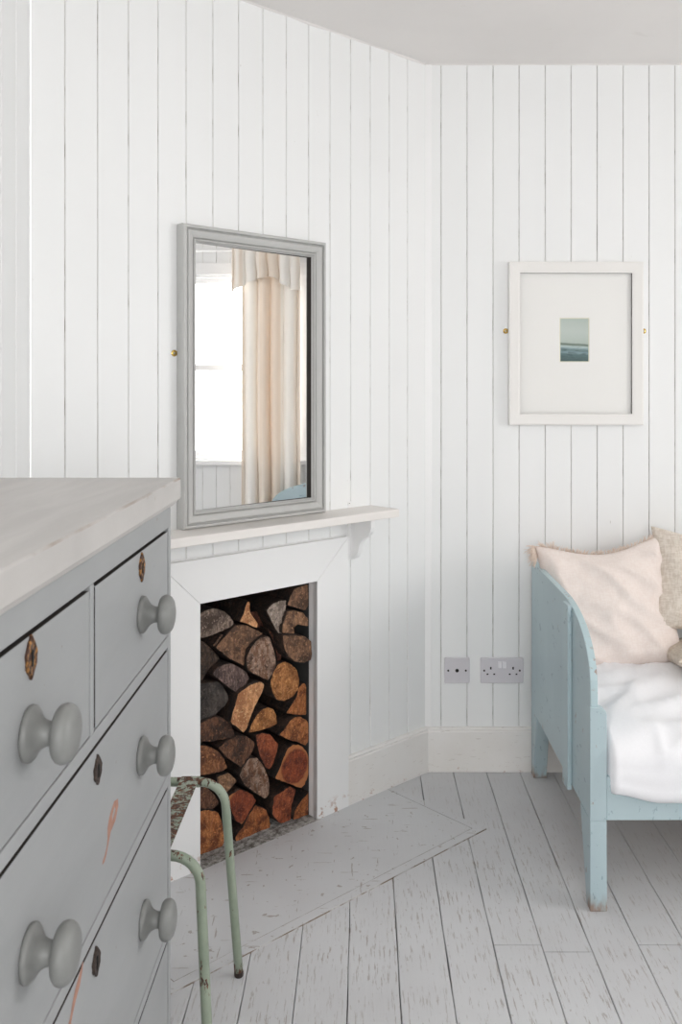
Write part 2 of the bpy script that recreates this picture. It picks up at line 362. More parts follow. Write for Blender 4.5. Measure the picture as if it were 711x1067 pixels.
# local frame: rotated by -90 deg, so local x = -world y
mb = MB(); holed(mb, -YB, -YF, (-WIN1[1], -WIN1[0], WIN1[2], WIN1[3]), [-3.06+.088*k for k in range(60)])
struct(mb.build('wall_right', WM, loc=(XR, 0, 0), rz=-PI/2))
mb = MB(); holed(mb, -XR, -XL, (-FILL_WIN[1], -FILL_WIN[0], FILL_WIN[2], FILL_WIN[3]), [-2.8+.088*k for k in range(60)])
struct(mb.build('wall_front', WM, loc=(0, YF, 0), rz=PI))
# ceiling with a fine lifted paint edge against the chimney wall
mb = MB(); mb.box((XL-.1, YF-.1, ZC), (XR+.1, YB+.1, ZC+.1)); struct(mb.build('ceiling', M['ceiling']))
mb = MB()
def cornice(p0, p1):
    n = 70; L = []
    for i in range(n+1):
        t = i/n; x = p0[0]+(p1[0]-p0[0])*t; y = p0[1]+(p1[1]-p0[1])*t
        w = .004+.003*noise.noise(Vector((x*9, y*9, 3)))
        dx, dy = (p1[0]-p0[0]), (p1[1]-p0[1]); l = math.hypot(dx, dy); nx, ny = dy/l, -dx/l
        L.append([(x-nx*.004, y-ny*.004, ZC+.004), (x-nx*.004, y-ny*.004, ZC-w), (x+nx*.002, y+ny*.002, ZC-w*.8), (x+nx*w*1.4, y+ny*w*1.4, ZC-.0005), (x+nx*w*1.2, y+ny*w*1.2, ZC+.004)])
    mb.loops(L)
cornice(wl(-1.379, 0), wl(0, 0)); cornice((CX, YB), (XR, YB))
struct(mb.build('trim_1', M['ceiling']))
# corner bead between chimney wall and back wall
mb = MB(); mb.box((-.004, -.003, .15), (.020, .004, ZC)); struct(mb.build('trim_2', M['trim'], loc=(CX, YB, 0), bevel=.0015))
# baseboards
def skirting(name, x0, x1, loc, rz, h=.150, mats=None):
    mb = MB(); mb.prism([(0.002, 0), (-.018, 0), (-.018, h-.014), (-.0155, h-.010), (-.0155, h-.008), (-.017, h-.005), (-.013, h), (.002, h)], 'x', x0, x1)
    return struct(mb.build(name, M['base'], loc=loc, rz=rz, bevel=.0008, seg=1))
skirting('baseboard_back', CX-.004, XR, (0, YB, 0), 0)
skirting('baseboard_chimney', -.3733, -.006, (CX, CY, 0), AW, .152)
skirting('baseboard_left', .2, yL, (XL, 0, 0), PI/2)
skirting('baseboard_right', -YB, -YF, (XR, 0, 0), -PI/2)
skirting('baseboard_front', -XR, -XL, (0, YF, 0), PI)
# floor: separate boards over a dark void, with butt joints
mb = MB(); rnd = random.Random(3)
mb.box((XL-.1, YF-.1, -.08), (XR+.1, YB+.1, -.022), 1)
k0 = int((XL-.081)/.1135)-2
JO = {2: 2.145, 3: 2.12, 5: 2.147, 0: .9, 1: .4, 4: .7}
for k in range(k0, 27):
    a = .081+.1135*k; b = a+.1135
    if a > XR or b < XL-.05: continue
    g = .0005+.0005*rnd.random(); cuts = [YF-.05, JO.get(k, .2+rnd.random()*1.4), YB+.05]
    for c0, c1 in zip(cuts[:-1], cuts[1:]):
        z = -rnd.random()*.0012
        n = 60; L = []
        for i in range(n+1):
            y = c0+.0013+(c1-c0-.0026)*i/n
            e0 = g+abs(.0014)*noise.noise(Vector((a*31, y*7, 1))); e1 = g+.0014*noise.noise(Vector((b*31, y*7, 7)))
            x0, x1 = a+max(e0, .0002), b-max(e1, .0002)
            L.append([(x0, y, -.022), (x0, y, z-.0015), (x0+.0015, y, z), (x1-.0015, y, z), (x1, y, z-.0015), (x1, y, -.022)])
        mb.loops(L, 0, smooth=False)
# hearth slab: smooth painted panel let into the boards, mitred border
def W3(x, n, z): return wl(x, -n, z)
fl = mb
hx0, hx1, hn = -1.245, -.172, .404
def quad(a, b, c, d, z0, z1, mi):
    P = [a, b, c, d]
    fl.loops([[W3(*p, z0) for p in P], [W3(*p, z1) for p in P]], mi, smooth=False)
quad((hx0+.030, -.02), (hx1-.030, -.02), (hx1-.030, hn-.030), (hx0+.030, hn-.030), -.02, .0018, 2)
quad((hx0+.0285, .0), (hx1-.0285, .0), (hx1-.0285, hn-.0285), (hx0+.0285, hn-.0285), -.02, .0012, 3)
quad((hx0-.0012, .0), (hx1+.0012, .0), (hx1+.0012, hn+.0012), (hx0-.0012, hn+.0012), -.02, .0008, 3)
g = .0006
quad((hx0+g, 0), (hx0+.0285-g, 0), (hx0+.0285-g, hn-.0285+g), (hx0+g, hn-g), -.02, .0020, 2)
quad((hx1-.0285+g, 0), (hx1-g, 0), (hx1-g, hn-g), (hx1-.0285+g, hn-.0285+g), -.02, .0020, 2)
quad((hx0+g*3, hn-g*2), (hx1-g*3, hn-g*2), (hx1-.0285, hn-.0285+g), (hx0+.0285, hn-.0285+g), -.02, .0020, 2)
struct(mb.build('floor', [M['floor'], M['gap'], M['hearth'], M['crack']]))
# alcove behind the opening
mb = MB(); D = .40
mb.box((OX0-.04, .015, -.02), (OX0+.0015, D, OZ+.04))
mb.box((OX1-.0015, .02, -.02), (OX1+.03, D, OZ+.04))
mb.box((OX0-.04, D, -.02), (OX1+.03, D+.03, OZ+.04))
mb.box((OX0-.002, .015, OZ-.001), (OX1+.005, D, OZ+.04))
struct(mb.build('wall_alcove', M['alcove'], loc=(CX, CY, 0), rz=AW))
mb = MB(); n1, n2 = 60, 8; L = []
for i in range(n1+1):
    x = OX0-.011+(OX1+.004-OX0+.011)*i/n1; r = []
    for j in range(n2+1):
        y = -.024+.06*j/n2; r.append((x, y, .003+.005*abs(noise.noise(Vector((x*30, y*40, 0))))*min(1, j/2)))
    r += [(x, .39, .003), (x, .39, -.01), (x, -.024, -.01)]
    L.append(r)
mb.loops(L, smooth=False); struct(mb.build('trim_3', M['threshold'], loc=(CX, CY, 0), rz=AW))
# windows (sash windows of white painted wood with clear panes)
def window(name, a, b, z0, z1, loc, rz):
    """local: x along the wall, y outwards, z up"""
    f = MB(); t = .034
    f.box((a-.07, -.016, z0-.005), (a, .0, z1+.07)).box((b, -.016, z0-.005), (b+.07, 0, z1+.07)).box((a-.07, -.018, z1), (b+.07, 0, z1+.075))
    f.box((a, 0, z0), (a+.018, .1, z1)).box((b-.018, 0, z0), (b, .1, z1)).box((a, 0, z1-.018), (b, .1, z1)).box((a, 0, z0), (b, .1, z0+.018))
    w = struct(f.build(name, M['trim'], loc=loc, rz=rz, bevel=.002))
    s = MB(); s.box((a-.09, -.06, z0-.03), (b+.09, .0, z0)); s.build('window_sill', M['trim'], w, bevel=.004)
    zm = (z0+z1)/2
    for y, u, v in ((.065, z0+.018, zm+.02), (.035, zm-.02, z1-.018)):
        s = MB(); A, B = a+.018, b-.018
        s.box((A, y, u), (A+t, y+.028, v)).box((B-t, y, u), (B, y+.028, v)).box((A+t, y, u), (B-t, y+.028, u+t)).box((A+t, y, v-t*.9), (B-t, y+.028, v))
        sh = s.build('sash', M['trim'], w, bevel=.0015)
        p = MB(); p.box((A+t, y+.012, u+t), (B-t, y+.0155, v-t*.9)); p.build('window_pane', M['glass'], sh)
    return w
window('window_1', -WIN1[1], -WIN1[0], WIN1[2], WIN1[3], (XR, 0, 0), -PI/2)
window('fill_window', -FILL_WIN[1], -FILL_WIN[0], FILL_WIN[2], FILL_WIN[3], (0, YF, 0), PI)  # unseen, behind the camera; added to fill the surfaces facing it

# ---------------------------------------------------------------- fireplace surround, shelf
t = thing('fireplace_surround', 'white painted flat-board fireplace surround with mitred corners around the log-filled opening', 'fireplace', wl(-.709, 0, 0), AW)
o = -.709                                    # local x of the surround's centre
x0, x1, xi0, xi1, zt, zi = -1.0447-o, -.3733-o, OX0-o, OX1-o, .844, OZ
mb = MB(); mb.prism([(x0, 0.001), (xi0, 0.001), (xi0, zi), (x0, zt)], 'y', -.020, .0); mb.build('jamb', M['jamb'], t, bevel=.0009, seg=1)
mb = MB(); mb.prism([(xi1, 0.001), (x1, 0.001), (x1, zt), (xi1, zi)], 'y', -.020, .0); mb.build('jamb', M['jamb'], t, bevel=.0009, seg=1)
mb = MB(); mb.prism([(xi0+.001, zi), (xi1-.001, zi), (x1-.001, zt), (x0+.001, zt)], 'y', -.0200, .0); mb.build('head_board', M['trim'], t, bevel=.0009, seg=1)
mb = MB(); mb.box((xi1, -.0195, .002), (xi1+.006, .014, zi)).box((xi1+.0005, .010, .002), (xi1+.010, .024, zi)); mb.build('reveal_lining', M['trim'], t, bevel=.001)
mb = MB(); mb.box((xi0-.006, -.0195, .002), (xi0, .014, zi)); mb.build('reveal_lining', M['trim'], t, bevel=.001)
mb = MB(); mb.box((x0, -.005, zt), (x1+.008, 0, zt+.003)).box((x1, -.004, .15), (x1+.010, 0, zt)); mb.build('scribing_bead', M['trim'], t, bevel=.0015)
# mantel shelf
t = thing('mantel_shelf', 'white painted mantel shelf on a scrolled bracket above the log-filled fireplace', 'shelf', wl(-.709, 0, .905), AW)
mb = MB(); mb.box((-.449, -.131, 0), (.449, 0, .025)); mb.build('shelf_board', paint('mantel_shelf_paint', (232, 228, 224), (150, 138, 124), .4, (1, 1, 1), .45, .68, 40, .015), t, bevel=.003)
br = [(0, 0), (.098, 0), (.098, -.028), (.094, -.042), (.082, -.056), (.064, -.066), (.051, -.078), (.044, -.092), (.040, -.108), (.034, -.122), (.022, -.133), (.010, -.137), (0, -.137)]
for s in (1, -1):
    mb = MB(); mb.prism([(-a, b) for a, b in br], 'x', -.0085, .0085)
    b_ = mb.build('bracket', M['trim'], t, loc=(s*.3655, 0, 0), bevel=.0015)
    mb = MB(); mb.box((-.006, -.006, -.139), (.006, 0, 0)); mb.build('bracket_batten', M['trim'], t, loc=(s*.3515, 0, 0), bevel=.001)
# painted-over eye plate on the wall above the shelf
mb = MB(); mb.lathe([(.0001, 0), (.007, 0), (.0075, .001), (.0065, .0025), (.0035, .003), (.003, .0012), (.0001, .0012)], 20, xf=Matrix.Rotation(PI/2, 4, 'X'))
mb.box((-.005, -.0022, -.012), (.005, 0, 0)); mb.lathe([(.0001, 0), (.0022, 0), (.0022, .0016), (.0001, .0016)], 10, 1, xf=Matrix.Rotation(PI/2, 4, 'X'))
tag(mb.build('eye_plate', [M['trim'], M['dark']], loc=wl(-.3535, 0, .9425), rz=AW), 'tiny painted-over metal eye plate just above the shelf, right of the mirror', 'wall plate')

# ---------------------------------------------------------------- mirror
mx0, mx1, mz0, mz1 = -.9785, -.4775, .9303, 1.7485
cx = (mx0+mx1)/2; hw = (mx1-mx0)/2; H = mz1-mz0
t = thing('wall_mirror', 'tall grey framed mirror standing on the white mantel shelf', 'mirror', wl(cx, 0, mz0), AW)
prof = [(0, .002), (0, .028), (.002, .034), (.006, .037), (.0095, .036), (.0112, .0275), (.0130, .0265), (.016, .033), (.019, .0335), (.026, .031), (.033, .0275), (.0365, .0215), (.0378, .0270), (.0405, .0285), (.0425, .0270), (.045, .0215), (.0475, .0190), (.0475, .004)]
def picture_frame(prof, hw, H, name, mats, parent, rebate=1):
    mb = MB(); L = []
    for d, n in prof: L.append([(-hw+d, -n, d), (hw-d, -n, d), (hw-d, -n, H-d), (-hw+d, -n, H-d)])
    n = 4
    for i in range(len(L)-1):
        mi = 1 if i == len(L)-2 else 0
        for j in range(4):
            k = (j+1) % 4; mb.add([L[i][j], L[i][k], L[i+1][k], L[i+1][j]], [(0, 1, 2, 3)], mi, False)
    for j in range(4):
        k = (j+1) % 4; mb.add([L[0][j], L[0][k], L[-1][k], L[-1][j]], [(0, 1, 2, 3)], 1)
    return mb.build(name, mats, parent)
picture_frame(prof, hw, H, 'mirror_frame', [M['frame_grey'], M['wood_raw']], t)
g = .047
mb = MB(); mb.box((-hw+g, -.0015, g), (hw-g, .0015, H-g)); mb.build('mirror_glass', M['mirror'], t, loc=(0, -.0120, 0), rz=math.radians(1.3))
def plate(par, x, y, z, s, lab='brass mounting plate'):
    mb = MB(); mb.lathe([(.0001, 0), (.0085, 0), (.009, .0008), (.0085, .0018), (.0001, .002)], 24, xf=Matrix.Rotation(PI/2, 4, 'X'))
    mb.box((0 if s > 0 else -.022, -.0018, -.006), (.022 if s > 0 else 0, -.0003, .006))
    p = mb.build('mounting_plate', M['brass'], par, loc=(x, y, z)); p['label'] = lab
    mb = MB(); mb.lathe([(.0001, 0), (.0036, 0), (.003, .0012), (.0001, .0016)], 14, xf=Matrix.Rotation(PI/2, 4, 'X')); mb.build('screw', M['screw'], p, loc=(-.0005*s, -.0022, 0))
plate(t, -hw-.0085, -.0003, 1.4021-mz0, 1)

# ---------------------------------------------------------------- picture on the back wall
sc = 950/3.085
fx0, fx1, fz0, fz1 = (531-378)/sc, (671.2-378)/sc, 1.32-(443-400)/sc, 1.32+(400-272.5)/sc
cx = (fx0+fx1)/2; hw = (fx1-fx0)/2; H = fz1-fz0
t = thing('framed_picture', 'small seascape print in a wide white mount and off-white frame on the wall', 'picture', (cx, YB, fz0), 0)
picture_frame([(0, .001), (0, .026), (.001, .0275), (.006, .0285), (.030, .0255), (.0365, .0235), (.038, .0225), (.038, .010)], hw, H, 'picture_frame', [M['frame_white'], M['wood_raw']], t)
g = .037
px, pz, pw, ph = (600.2-378)/sc-cx, 1.32-(354-400)/sc-fz0 if False else 1.32+(400-354)/sc-fz0, .0505, .0750
mb = MB()
for a, b in (((-hw+g, g), (px-pw, H-g)), ((px+pw, g), (hw-g, H-g)), ((px-pw, g), (px+pw, pz-ph)), ((px-pw, pz+ph), (px+pw, H-g))):
    mb.box((a[0], -.0125, a[1]), (b[0], -.0105, b[1]))
mb.build('mount_board', M['mat_board'], t)
mb = MB()
mb.prism([(px-pw-.002, pz-ph-.002), (px+pw+.002, pz-ph-.002), (px+pw+.002, pz+ph+.002), (px-pw-.002, pz+ph+.002)], 'y', -.0104, -.0095)
mb.build('print_backing', M['bevel_card'], t)
def print_mat():
    m = NT('seascape_print'); s = m.z(); z = s[2]
    wob = m.math('MULTIPLY', m.math('SUBTRACT', m.noise(30, m.co((1, 1, .3))), .5), .006)
    zz = m.math('ADD', m.math('ADD', z, wob), m.math('MULTIPLY', s[0], .06))
    cr = m.n('ValToRGB'); m.l(m.ramp(zz, -.0725, .0725), cr.inputs[0]); e = cr.color_ramp.elements
    pts = [(0, (66, 92, 92)), (.16, (84, 112, 114)), (.20, (128, 152, 156)), (.27, (98, 124, 126)), (.32, (160, 180, 182)), (.35, (176, 192, 190)), (.375, (112, 128, 116)), (.41, (118, 132, 122)), (.425, (176, 188, 180)), (.7, (190, 200, 194)), (1, (178, 190, 182))]
    e[0].position = 0; e[0].color = lin(pts[0][1]); e[1].position = 1; e[1].color = lin(pts[-1][1])
    for p, c in pts[1:-1]: q = e.new(p); q.color = lin(c)
    f = m.math('MULTIPLY', m.ramp(m.noise(120, m.co((.35, 1, 1.6)), 5), .5, .62), m.ramp(z, -.02, -.035, 0, .55))
    m.col(m.mix(f, cr.outputs[0], lin((50, 76, 78)))); m.rough(.6); return m.m
mb = MB(); mb.box((-.0475, -.0004, -.0725), (.0475, 0, .0725)); pr = mb.build('seascape_print', print_mat(), t, loc=(px, -.01055, pz)); pr['label'] = 'print of grey-green sea, surf and pale sky'
mb = MB(); mb.box((-hw+g, -.0150, g), (hw-g, -.0135, H-g)); mb.build('picture_glass', M['glass'], t)
for s in (-1, 1): plate(t, s*(hw+.008), -.0003, 1.32+(400-345)/305-fz0, -s)

# ---------------------------------------------------------------- sockets
def rrect(w, h, r, n=5):
    P = []
    for cx_, cz_, a0 in ((w-r, h-r, 0), (-w+r, h-r, 90), (-w+r, -h+r, 180), (w-r, -h+r, 270)):
        for i in range(n+1):
            a = math.radians(a0+90*i/n); P.append((cx_+r*math.cos(a), cz_+r*math.sin(a)))
    return P
def faceplate(parent, w, h, holes):
    mb = MB()
    mb.loops([[(x, y, z) for x, z in rrect(w-k, h-k, .004)] for y, k in ((0, 0), (-.007, 0), (-.0088, .0012), (-.0092, .004))], smooth=False)
    mb.build('faceplate', M['plastic'], parent)
def disc(x, z, r, mi=0, y=-.0098, y0=-.0085):
    mb = MB(); mb.prism([(x+r*math.cos(a*PI/8), z+r*math.sin(a*PI/8)) for a in range(16)], 'y', y0, y); return mb
t = thing('aerial_socket', 'small square pale grey wall socket with one round hole in the middle', 'socket', ((476.2-378)/305, YB, 1.32-(697.9-400)/305))
faceplate(t, .043, .043, None)
disc(0, 0, .0062).build('socket_hole', M['dark'], t)
for s in (-1, 1): disc(s*.030, 0, .0036).build('screw', M['wood_raw'], t)
t = thing('power_socket', 'double pale grey power socket with two white switches beside the blue bed', 'socket', ((522.9-378)/305, YB, 1.32-(697.9-400)/305))
faceplate(t, .073, .043, None)
for s in (-1, 1):
    c = s*.038
    mb = MB(); mb.box((c-.0026+.0*s, -.0098, .004), (c+.0026, -.0085, .0125))
    mb.box((c-.0145, -.0098, -.0145), (c-.0085, -.0085, -.0100)).box((c+.0085, -.0098, -.0145), (c+.0145, -.0085, -.0100))
    mb.build('pin_holes', M['dark'], t)
    mb = MB(); mb.loops([[(x, y, z) for x, z in rrect(.0062-k, .0115-k, .001, 2)] for y, k in ((-.008, 0), (-.0122, 0), (-.0130, .001))], smooth=False)
    mb.build('switch', M['plastic_white'], t, loc=(s*.0078, 0, .0195), bevel=.0004)
    disc(s*.0605, 0.0, .0034).build('screw', M['rustdark'], t)

# ---------------------------------------------------------------- firewood
LOGS = [
(-0.045, [(-0.91,0.652),(-0.891,0.671),(-0.864,0.682),(-0.845,0.686),(-0.821,0.683),(-0.797,0.671),(-0.777,0.655),(-0.763,0.637),(-0.759,0.628),(-0.773,0.62),(-0.809,0.614),(-0.841,0.608),(-0.876,0.608),(-0.902,0.618)], 'half round log grey and flaky, topmost at the left edge of the stack', 'grey'),
(-0.1, [(-0.743,0.681),(-0.672,0.675),(-0.678,0.652),(-0.697,0.627),(-0.714,0.62),(-0.723,0.619),(-0.733,0.64),(-0.737,0.665)], 'dark bark-covered log set back at the top, left of a pale forked sliver', 'dark'),
(-0.03, [(-0.725,0.692),(-0.716,0.689),(-0.716,0.657),(-0.687,0.618),(-0.689,0.604),(-0.727,0.626),(-0.753,0.635),(-0.739,0.654)], 'small pale forked sliver of wood near the top of the stack', 'pale'),
(-0.04, [(-0.76,0.625),(-0.719,0.619),(-0.69,0.601),(-0.659,0.583),(-0.703,0.564),(-0.724,0.548),(-0.73,0.5),(-0.773,0.527),(-0.83,0.574),(-0.793,0.602)], 'large brown wedge with curved rings, below the pale forked sliver', 'brown'),
(-0.06, [(-0.9,0.608),(-0.86,0.597),(-0.827,0.567),(-0.799,0.533),(-0.819,0.519),(-0.839,0.507),(-0.86,0.482),(-0.9,0.487)], 'dark triangular log at the left edge, under the topmost grey half round', 'dark'),
(-0.03, [(-0.845,0.584),(-0.814,0.612),(-0.807,0.609),(-0.839,0.58)], 'thin stick wedged between the grey half round and the brown ringed wedge', 'brown'),
(-0.035, [(-0.842,0.503),(-0.828,0.517),(-0.804,0.524),(-0.776,0.519),(-0.748,0.503),(-0.723,0.481),(-0.715,0.462),(-0.735,0.436),(-0.754,0.427),(-0.784,0.451),(-0.816,0.479)], 'half round log with purplish grey knotted face, left of centre in the stack', 'purple'),
(-0.045, [(-0.915,0.491),(-0.865,0.48),(-0.817,0.477),(-0.797,0.457),(-0.784,0.432),(-0.781,0.409),(-0.792,0.399),(-0.824,0.382),(-0.85,0.378),(-0.887,0.381),(-0.921,0.392)], 'blackish grey blocky log at the left edge, halfway up the stack', 'black'),
(-0.03, [(-0.679,0.577),(-0.645,0.574),(-0.632,0.542),(-0.621,0.512),(-0.621,0.477),(-0.649,0.442),(-0.675,0.458),(-0.7,0.474),(-0.727,0.491),(-0.73,0.514),(-0.723,0.54),(-0.7,0.566)], 'rough split log with grey and rusty torn grain, above the middle of the stack', 'torn'),
(-0.03, [(-0.656,0.652),(-0.636,0.667),(-0.608,0.673),(-0.577,0.67),(-0.588,0.625),(-0.601,0.562),(-0.619,0.585),(-0.641,0.623)], 'pale grey fan-shaped wedge pointing down, at the top of the stack', 'palegrey'),
(-0.02, [(-0.558,0.704),(-0.503,0.708),(-0.501,0.647),(-0.515,0.629),(-0.551,0.644),(-0.585,0.657),(-0.578,0.677)], 'brown blocky log in the top right corner of the stack', 'brown'),
(-0.02, [(-0.589,0.64),(-0.565,0.639),(-0.524,0.625),(-0.503,0.601),(-0.501,0.579),(-0.524,0.585),(-0.547,0.593),(-0.558,0.586),(-0.558,0.566),(-0.605,0.578),(-0.603,0.601)], 'light brown log with a square notch, second down at the right edge', 'tan'),
(0.0, [(-0.618,0.577),(-0.572,0.569),(-0.536,0.56),(-0.508,0.538),(-0.505,0.502),(-0.508,0.48),(-0.54,0.479),(-0.572,0.489),(-0.598,0.51),(-0.614,0.538)], 'ringed round log with a flat top that sticks out over the right lining', 'brown'),
(-0.09, [(-0.673,0.641),(-0.617,0.633),(-0.597,0.601),(-0.57,0.557),(-0.577,0.54),(-0.608,0.574),(-0.648,0.589),(-0.676,0.618)], 'dark reddish log set back behind the pale grey fan-shaped wedge', 'darkred'),
(-0.03, [(-0.595,0.489),(-0.566,0.478),(-0.541,0.453),(-0.529,0.419),(-0.536,0.388),(-0.557,0.372),(-0.593,0.368),(-0.619,0.381),(-0.636,0.408),(-0.641,0.437),(-0.63,0.465),(-0.615,0.483)], 'full round log with golden speckled end, upper right of the stack', 'gold'),
(-0.03, [(-0.511,0.409),(-0.499,0.387),(-0.495,0.362),(-0.497,0.328),(-0.506,0.304),(-0.545,0.316),(-0.583,0.33),(-0.56,0.352),(-0.541,0.373),(-0.534,0.397)], 'orange brown quarter log under the golden round one at the right edge', 'orange'),
(-0.02, [(-0.616,0.277),(-0.597,0.29),(-0.575,0.31),(-0.557,0.316),(-0.531,0.31),(-0.505,0.289),(-0.495,0.264),(-0.498,0.235),(-0.514,0.216),(-0.538,0.232),(-0.575,0.249),(-0.597,0.263)], 'half round orange log with a dark knot, halfway down the right edge', 'orange'),
(-0.03, [(-0.722,0.307),(-0.711,0.33),(-0.69,0.353),(-0.669,0.366),(-0.649,0.365),(-0.628,0.353),(-0.617,0.332),(-0.615,0.306),(-0.649,0.303),(-0.683,0.303),(-0.7,0.305)], 'bright orange half round log right of the tall pale plank piece', 'gold'),
(-0.02, [(-0.765,0.434),(-0.725,0.449),(-0.689,0.452),(-0.669,0.441),(-0.679,0.418),(-0.704,0.384),(-0.721,0.355),(-0.734,0.326),(-0.746,0.316),(-0.771,0.342),(-0.792,0.359),(-0.777,0.399)], 'tall pale plank-like split log leaning right in the middle', 'pale'),
(-0.09, [(-0.753,0.41),(-0.723,0.409),(-0.733,0.372),(-0.748,0.333),(-0.766,0.363),(-0.75,0.387)], 'dark brown slice of log behind the tall pale plank piece', 'dark'),
(-0.04, [(-0.909,0.37),(-0.859,0.376),(-0.834,0.382),(-0.805,0.371),(-0.779,0.348),(-0.766,0.323),(-0.761,0.304),(-0.796,0.306),(-0.844,0.312),(-0.909,0.328)], 'dark half round log with dusty top, left edge just below the blackish block', 'darkbrown'),
(-0.035, [(-0.823,0.291),(-0.789,0.303),(-0.757,0.308),(-0.724,0.298),(-0.69,0.268),(-0.7,0.249),(-0.72,0.226),(-0.74,0.21),(-0.767,0.232),(-0.799,0.26)], 'dark brown mottled wedge under the tall pale plank piece', 'darkbrown'),
(-0.04, [(-0.912,0.321),(-0.875,0.311),(-0.844,0.298),(-0.818,0.277),(-0.799,0.253),(-0.786,0.22),(-0.812,0.218),(-0.844,0.221),(-0.89,0.229),(-0.912,0.235)], 'large ringed brown log at the left edge, above the stool tube', 'ringed'),
(-0.035, [(-0.826,0.209),(-0.789,0.211),(-0.767,0.19),(-0.757,0.178),(-0.773,0.166),(-0.796,0.153),(-0.815,0.168),(-0.826,0.188)], 'tan splintered log beside the stool tube, right of the large ringed log', 'tan'),
(-0.04, [(-0.907,0.207),(-0.856,0.187),(-0.829,0.156),(-0.815,0.129),(-0.838,0.12),(-0.873,0.133),(-0.907,0.146)], 'brown log seen through the bend of the stool tube', 'darkbrown'),
(-0.03, [(-0.755,0.194),(-0.741,0.215),(-0.719,0.234),(-0.693,0.229),(-0.678,0.214),(-0.663,0.19),(-0.649,0.161),(-0.643,0.132),(-0.646,0.104),(-0.661,0.096),(-0.699,0.127),(-0.735,0.16)], 'rough grey brown log with coppery crumbled top, lower middle', 'torn'),
(-0.035, [(-0.692,0.295),(-0.662,0.292),(-0.638,0.28),(-0.607,0.243),(-0.613,0.22),(-0.627,0.19),(-0.641,0.173),(-0.659,0.193),(-0.676,0.226),(-0.686,0.262)], 'red wedge pointing down in the lower half, left of the big D-shaped log', 'red'),
(-0.02, [(-0.634,0.151),(-0.611,0.184),(-0.593,0.218),(-0.586,0.228),(-0.568,0.235),(-0.538,0.229),(-0.509,0.198),(-0.498,0.163),(-0.501,0.13),(-0.516,0.099),(-0.531,0.092),(-0.557,0.106),(-0.593,0.129)], 'big D-shaped red log with a pale sapwood rim, lower right', 'redrim'),
(-0.035, [(-0.788,0.144),(-0.745,0.151),(-0.708,0.126),(-0.687,0.099),(-0.708,0.08),(-0.739,0.045),(-0.763,0.064),(-0.782,0.108)], 'reddish brown wedge with pale top band near the bottom, right of the stool tube', 'redrim'),
(-0.04, [(-0.907,0.139),(-0.844,0.12),(-0.818,0.105),(-0.803,0.063),(-0.797,0.011),(-0.803,0.002),(-0.832,0.002),(-0.856,0.002),(-0.907,0.008)], 'big orange brown log at the bottom left, behind the stool tube', 'orange'),
(-0.035, [(-0.692,0.089),(-0.651,0.061),(-0.638,0.026),(-0.638,0.002),(-0.689,0.002),(-0.763,0.002),(-0.767,0.018),(-0.738,0.038),(-0.719,0.063)], 'orange brown wedge resting on the hearth, second from the bottom left', 'orange2'),
(-0.03, [(-0.628,0.095),(-0.569,0.107),(-0.542,0.091),(-0.562,0.046),(-0.565,0.004),(-0.582,0.002),(-0.609,0.008),(-0.635,0.043),(-0.632,0.068)], 'upright reddish block on the hearth, under the big D-shaped log', 'red'),
(-0.02, [(-0.49,0.077),(-0.488,0.004),(-0.529,0.004),(-0.565,0.006),(-0.555,0.036),(-0.528,0.059)], 'narrow orange wedge in the bottom right corner of the stack', 'orange2'),
(-0.05, [(-0.638,0.593),(-0.608,0.561),(-0.592,0.53),(-0.584,0.5),(-0.585,0.488),(-0.599,0.48),(-0.601,0.5),(-0.609,0.533),(-0.625,0.568)], 'curved strip of loose bark above the golden round log', 'darkred'),
]

def logobj(n, P, label, key):
    c = Vector((sum(p[0] for p in P)/len(P), sum(p[1] for p in P)/len(P)))
    q = []
    for i in range(len(P)):                        # resample and roughen the outline
        a, b = Vector(P[i]), Vector(P[(i+1) % len(P)]); k = max(1, int((b-a).length/.006))
        for j in range(k): q.append(a.lerp(b, j/k))
    q = [(q[i-1]+q[i]*4+q[(i+1) % len(q)])/6 for i in range(len(q))]
    q = [Vector(((v.x-c.x), (v.y-c.y))) for v in q]
    sd = random.random()*50
    def ring(y, s, rgh):
        r = []
        for v in q:
            k = s*(1+rgh*noise.noise(Vector((v.x*90, v.y*90, sd+y*5))))
            r.append((min(max(v.x*k, -.9145-c.x), -.5042-c.x), y, max(v.y*k, -c.y+.004)))
        return r
    small = max(v.length for v in q) < .045
    dl = .12 if small else .24+random.random()*.06
    L = [ring(0, .975, .05), ring(.0015, 1.0, .06), ring(.012, 1.0, .07), ring(dl*.3, .99, .06), ring(dl*.65, .97, .06), ring(dl, .93, .05)]
    mb = MB()
    # cut face: fan with slight relief
    nq = len(q); f0 = L[0]; inner = []
    for s in (.66, .33):
        inner.append([(p[0]*s, .010*noise.noise(Vector((p[0]*s*60, p[2]*s*60, sd))), p[2]*s if p[2]*s+c.y > .004 else p[2]) for p in f0])
    vs = f0+inner[0]+inner[1]+[(0, 0, 0)]; fs = []
    for a in (0, 1):
        for j in range(nq):
            k = (j+1) % nq; fs.append((a*nq+j, a*nq+k, (a+1)*nq+k, (a+1)*nq+j))
    fs += [(2*nq+j, 2*nq+(j+1) % nq, 3*nq) for j in range(nq)]
    mb.add(vs, fs, 0, True); mb.loops(L, 1, cap0=False, smooth=True)
    o = mb.build('firewood_log', [FACE[key], M['bark']], loc=wl(c.x, -n, c.y), rz=AW)
    bm = bmesh.new(); bm.from_mesh(o.data); bmesh.ops.remove_doubles(bm, verts=bm.verts, dist=1e-5); bmesh.ops.recalc_face_normals(bm, faces=bm.faces)
    for e in bm.edges:
        if len(e.link_faces) == 2 and e.link_faces[0].material_index != e.link_faces[1].material_index: e.smooth = False
    bm.to_mesh(o.data); bm.free()
    tag(o, label, 'log', 'firewood logs stacked in the fireplace')
for a in LOGS: logobj(*a)
